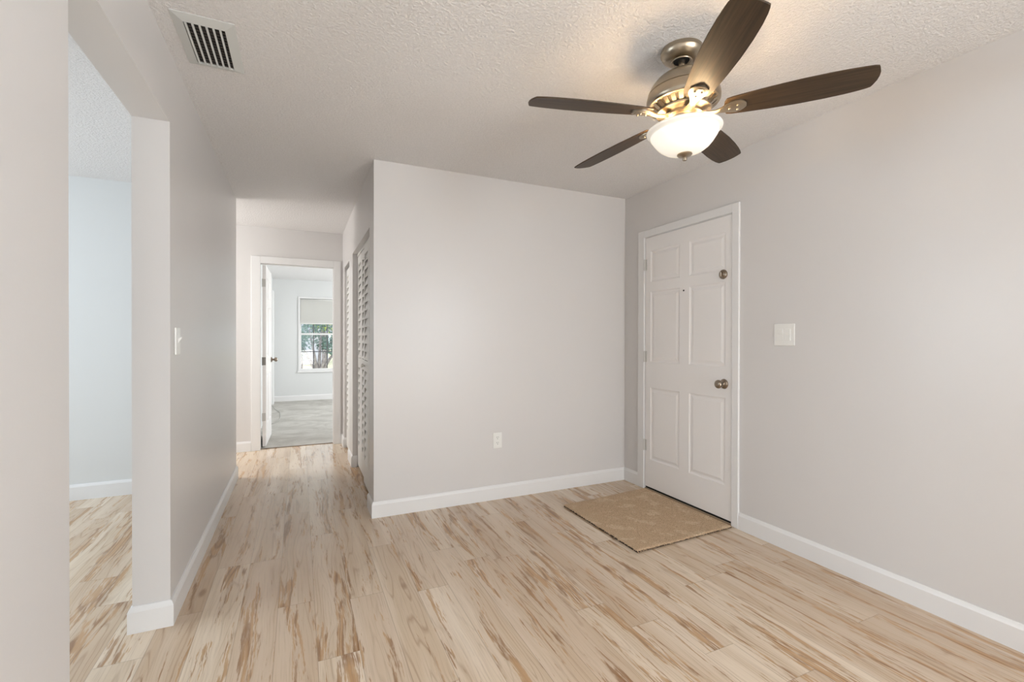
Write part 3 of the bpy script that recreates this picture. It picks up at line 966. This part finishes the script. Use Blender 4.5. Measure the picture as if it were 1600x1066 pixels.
# ------------------------------------------------------------------ wall outlet on the back wall
ot = thing('wall_outlet', 'white duplex power outlet low on the greige back wall', 'power outlet', (1.374, YB, 0.448))
mesh_obj('cover_plate', boxes(((-0.037, -0.005, -0.060), (0.037, 0.0, 0.060))), M['plastic'], ot, bevel=0.003)
for zc in (0.0205, -0.0205):
    bm = bmesh.new()
    ring = [(0.017 * math.cos(a_), max(-0.0135, min(0.0135, 0.0175 * math.sin(a_)))) for a_ in [2 * PI * i / 28 for i in range(28)]]
    va = [bm.verts.new((x, -0.0072, z + zc)) for x, z in ring]
    vb = [bm.verts.new((x, -0.004, z + zc)) for x, z in ring]
    bm.faces.new(va)
    bm.faces.new(list(reversed(vb)))
    for i in range(28):
        bm.faces.new((va[i], va[(i + 1) % 28], vb[(i + 1) % 28], vb[i]))
    rc = mesh_obj('receptacle', bm, M['plastic'], ot)
    bm = boxes(((-0.0078, -0.0076, zc), (-0.0056, -0.0070, zc + 0.0085)), ((0.0056, -0.0076, zc + 0.001), (0.0078, -0.0070, zc + 0.0080)), ((-0.0022, -0.0076, zc - 0.0095), (0.0022, -0.0070, zc - 0.0050)))
    mesh_obj('slots', bm, M['slot'], rc)
bm = bmesh.new()
lathe(bm, [(0.0030, 0.0), (0.0028, 0.0012), (0.0015, 0.0016)], 12, Matrix.Translation((0, -0.005, 0)) @ Matrix.Rotation(PI / 2, 4, 'X'))
mesh_obj('screw', bm, M['plastic'], ot)

# ------------------------------------------------------------------ two-gang rocker switch right of the front door
sw = thing('light_switch', 'white double rocker switch plate right of the front door', 'light switch', (XR, 1.796, 1.249))
mesh_obj('cover_plate', boxes(((-0.006, -0.063, -0.064), (0.0, 0.063, 0.064))), M['plastic'], sw, bevel=0.003)
for yc, tilt in ((0.023, 1), (-0.023, -1)):
    bm = bmesh.new()
    box(bm, (-0.0066, yc - 0.0175, -0.0345), (-0.005, yc + 0.0175, 0.0345))
    fr = mesh_obj('rocker_frame', bm, M['plastic'], sw, bevel=0.0006, seg=1)
    bm = bmesh.new()
    pr = [(-0.0062, -0.0325), (-0.0062 - (0.0045 if tilt < 0 else 0.0018), -0.0325), (-0.0072, 0.0), (-0.0062 - (0.0045 if tilt > 0 else 0.0018), 0.0325), (-0.0062, 0.0325)]
    va = [bm.verts.new((x, yc - 0.0155, z)) for x, z in pr]
    vb = [bm.verts.new((x, yc + 0.0155, z)) for x, z in pr]
    for k in range(5):
        bm.faces.new((va[k], va[(k + 1) % 5], vb[(k + 1) % 5], vb[k]))
    bm.faces.new(va)
    bm.faces.new(list(reversed(vb)))
    mesh_obj('rocker', bm, M['plastic'], sw)

# toggle switch on the left wall, beside the opening
ts = thing('light_switch', 'white single toggle switch on the left wall near the opening', 'light switch', (XL, 2.512, 1.209))
mesh_obj('cover_plate', boxes(((0.0, -0.040, -0.061), (0.007, 0.040, 0.061))), M['plastic'], ts, bevel=0.003)
bm = bmesh.new()
pr = [(0.006, -0.011), (0.006, 0.011), (0.019, 0.020), (0.021, 0.014)]
va = [bm.verts.new((x, -0.005, z)) for x, z in pr]
vb = [bm.verts.new((x, 0.005, z)) for x, z in pr]
for k in range(4):
    bm.faces.new((va[k], va[(k + 1) % 4], vb[(k + 1) % 4], vb[k]))
bm.faces.new(va)
bm.faces.new(list(reversed(vb)))
mesh_obj('toggle', bm, M['plastic'], ts, bevel=0.001)
for z in (0.030, -0.030):
    bm = bmesh.new()
    lathe(bm, [(0.0034, 0.0), (0.0032, 0.0012), (0.0015, 0.0018)], 12, Matrix.Translation((0.007, 0, z)) @ Matrix.Rotation(PI / 2, 4, 'Y'))
    mesh_obj('screw', bm, M['plastic'], ts)

# ------------------------------------------------------------------ entry mat
mt = thing('door_mat', 'tan carpet remnant mat lying before the front door', 'door mat', (2.16, 2.52, 0.0))
cor = [Vector((1.750, 2.905)), Vector((1.753, 2.098)), Vector((2.548, 2.128)), Vector((2.556, 2.972))]
NXm, NYm = 150, 156
bm = bmesh.new()
G = []
for i in range(NXm + 1):
    rowv = []
    for j in range(NYm + 1):
        a, b = i / NXm, j / NYm
        pt = (cor[1] * (1 - a) * (1 - b) + cor[2] * a * (1 - b) + cor[0] * (1 - a) * b + cor[3] * a * b)
        e = min(a, 1 - a, b, 1 - b)
        ed = min(1.0, e / 0.012)
        nz = mnoise.noise(Vector((pt.x * 90, pt.y * 90, 0))) * 0.0022 + mnoise.noise(Vector((pt.x * 220, pt.y * 220, 5))) * 0.0016 + mnoise.noise(Vector((pt.x * 5, pt.y * 5, 2))) * 0.0012
        jx = mnoise.noise(Vector((pt.x * 60, pt.y * 60, 9))) * 0.003 * (1 - ed)
        lift = 0.004 * max(0.0, 1 - a) ** 4
        rowv.append(bm.verts.new((pt.x - 2.16 + jx, pt.y - 2.52 + jx, 0.0075 + 0.0065 * ed ** 0.5 + nz + lift)))
    G.append(rowv)
for i in range(NXm):
    for j in range(NYm):
        bm.faces.new((G[i][j], G[i + 1][j], G[i + 1][j + 1], G[i][j + 1]))
mesh_obj('pile', bm, M['mat'], mt, smooth=True)
bm = bmesh.new()
cen = (cor[0] + cor[1] + cor[2] + cor[3]) / 4
lo4 = [bm.verts.new((cen.x + (c_.x - cen.x) * 0.995 - 2.16, cen.y + (c_.y - cen.y) * 0.995 - 2.52, 0.0005)) for c_ in cor]
hi4 = [bm.verts.new((cen.x + (c_.x - cen.x) * 0.995 - 2.16, cen.y + (c_.y - cen.y) * 0.995 - 2.52, 0.0072)) for c_ in cor]
bm.faces.new(lo4)
bm.faces.new(hi4)
for i in range(4):
    bm.faces.new((lo4[i], lo4[(i + 1) % 4], hi4[(i + 1) % 4], hi4[i]))
mesh_obj('backing', bm, M['mat_edge'], mt)
# loose yarn tufts along the two open edges
bm = bmesh.new()
for k in range(150):
    a = random.random()
    if k % 3:
        pt = cor[1] * (1 - a) + cor[2] * a
        d = Vector((random.uniform(-0.5, 0.5), -1, 0)).normalized()
    else:
        pt = cor[0] * (1 - a) + cor[1] * a
        d = Vector((-1, random.uniform(-0.5, 0.5), 0)).normalized()
    L_ = random.uniform(0.003, 0.009)
    p0 = Vector((pt.x - 2.16, pt.y - 2.52, random.uniform(0.006, 0.012)))
    tube(bm, [p0 - d * 0.004, p0 + d * L_ * 0.6 + Vector((0, 0, 0.002)), p0 + d * L_ + Vector((0, 0, -0.003))], [0.0014, 0.0013, 0.0006], 5)
tf = mesh_obj('fringe', bm, M['mat'], mt)
tf['kind'] = 'stuff'

# ------------------------------------------------------------------ loose cable on the bedroom carpet
cb = thing('cable', 'thin white cable with dark plug looping on the bedroom carpet', 'cable', (-0.36, 8.4, 0.004))
ptsl = [(-0.10, 0.80, 0.055), (-0.06, 0.72, 0.03), (-0.02, 0.50, 0.006), (0.05, 0.20, 0.004), (0.085, -0.15, 0.004), (0.095, -0.50, 0.004), (0.07, -0.80, 0.004), (0.02, -0.98, 0.004), (-0.05, -0.95, 0.004)]
bm = bmesh.new()
sm = []
for i in range(len(ptsl) - 1):
    P0 = Vector(ptsl[max(i - 1, 0)])
    P1 = Vector(ptsl[i])
    P2 = Vector(ptsl[i + 1])
    P3 = Vector(ptsl[min(i + 2, len(ptsl) - 1)])
    for j in range(5):
        t = j / 5
        sm.append(0.5 * ((2 * P1) + (P2 - P0) * t + (2 * P0 - 5 * P1 + 4 * P2 - P3) * t * t + (3 * P1 - P0 - 3 * P2 + P3) * t ** 3))
sm.append(Vector(ptsl[-1]))
tube(bm, sm, 0.004, 8)
mesh_obj('cord', bm, simple('cable_sheath', lin(176, 174, 168), 0.5), cb, smooth=True)
bm = bmesh.new()
tube(bm, [(-0.105, 0.83, 0.062), (-0.095, 0.79, 0.052)], 0.012, 12)
mesh_obj('plug', bm, M['slot'], cb, smooth=True)
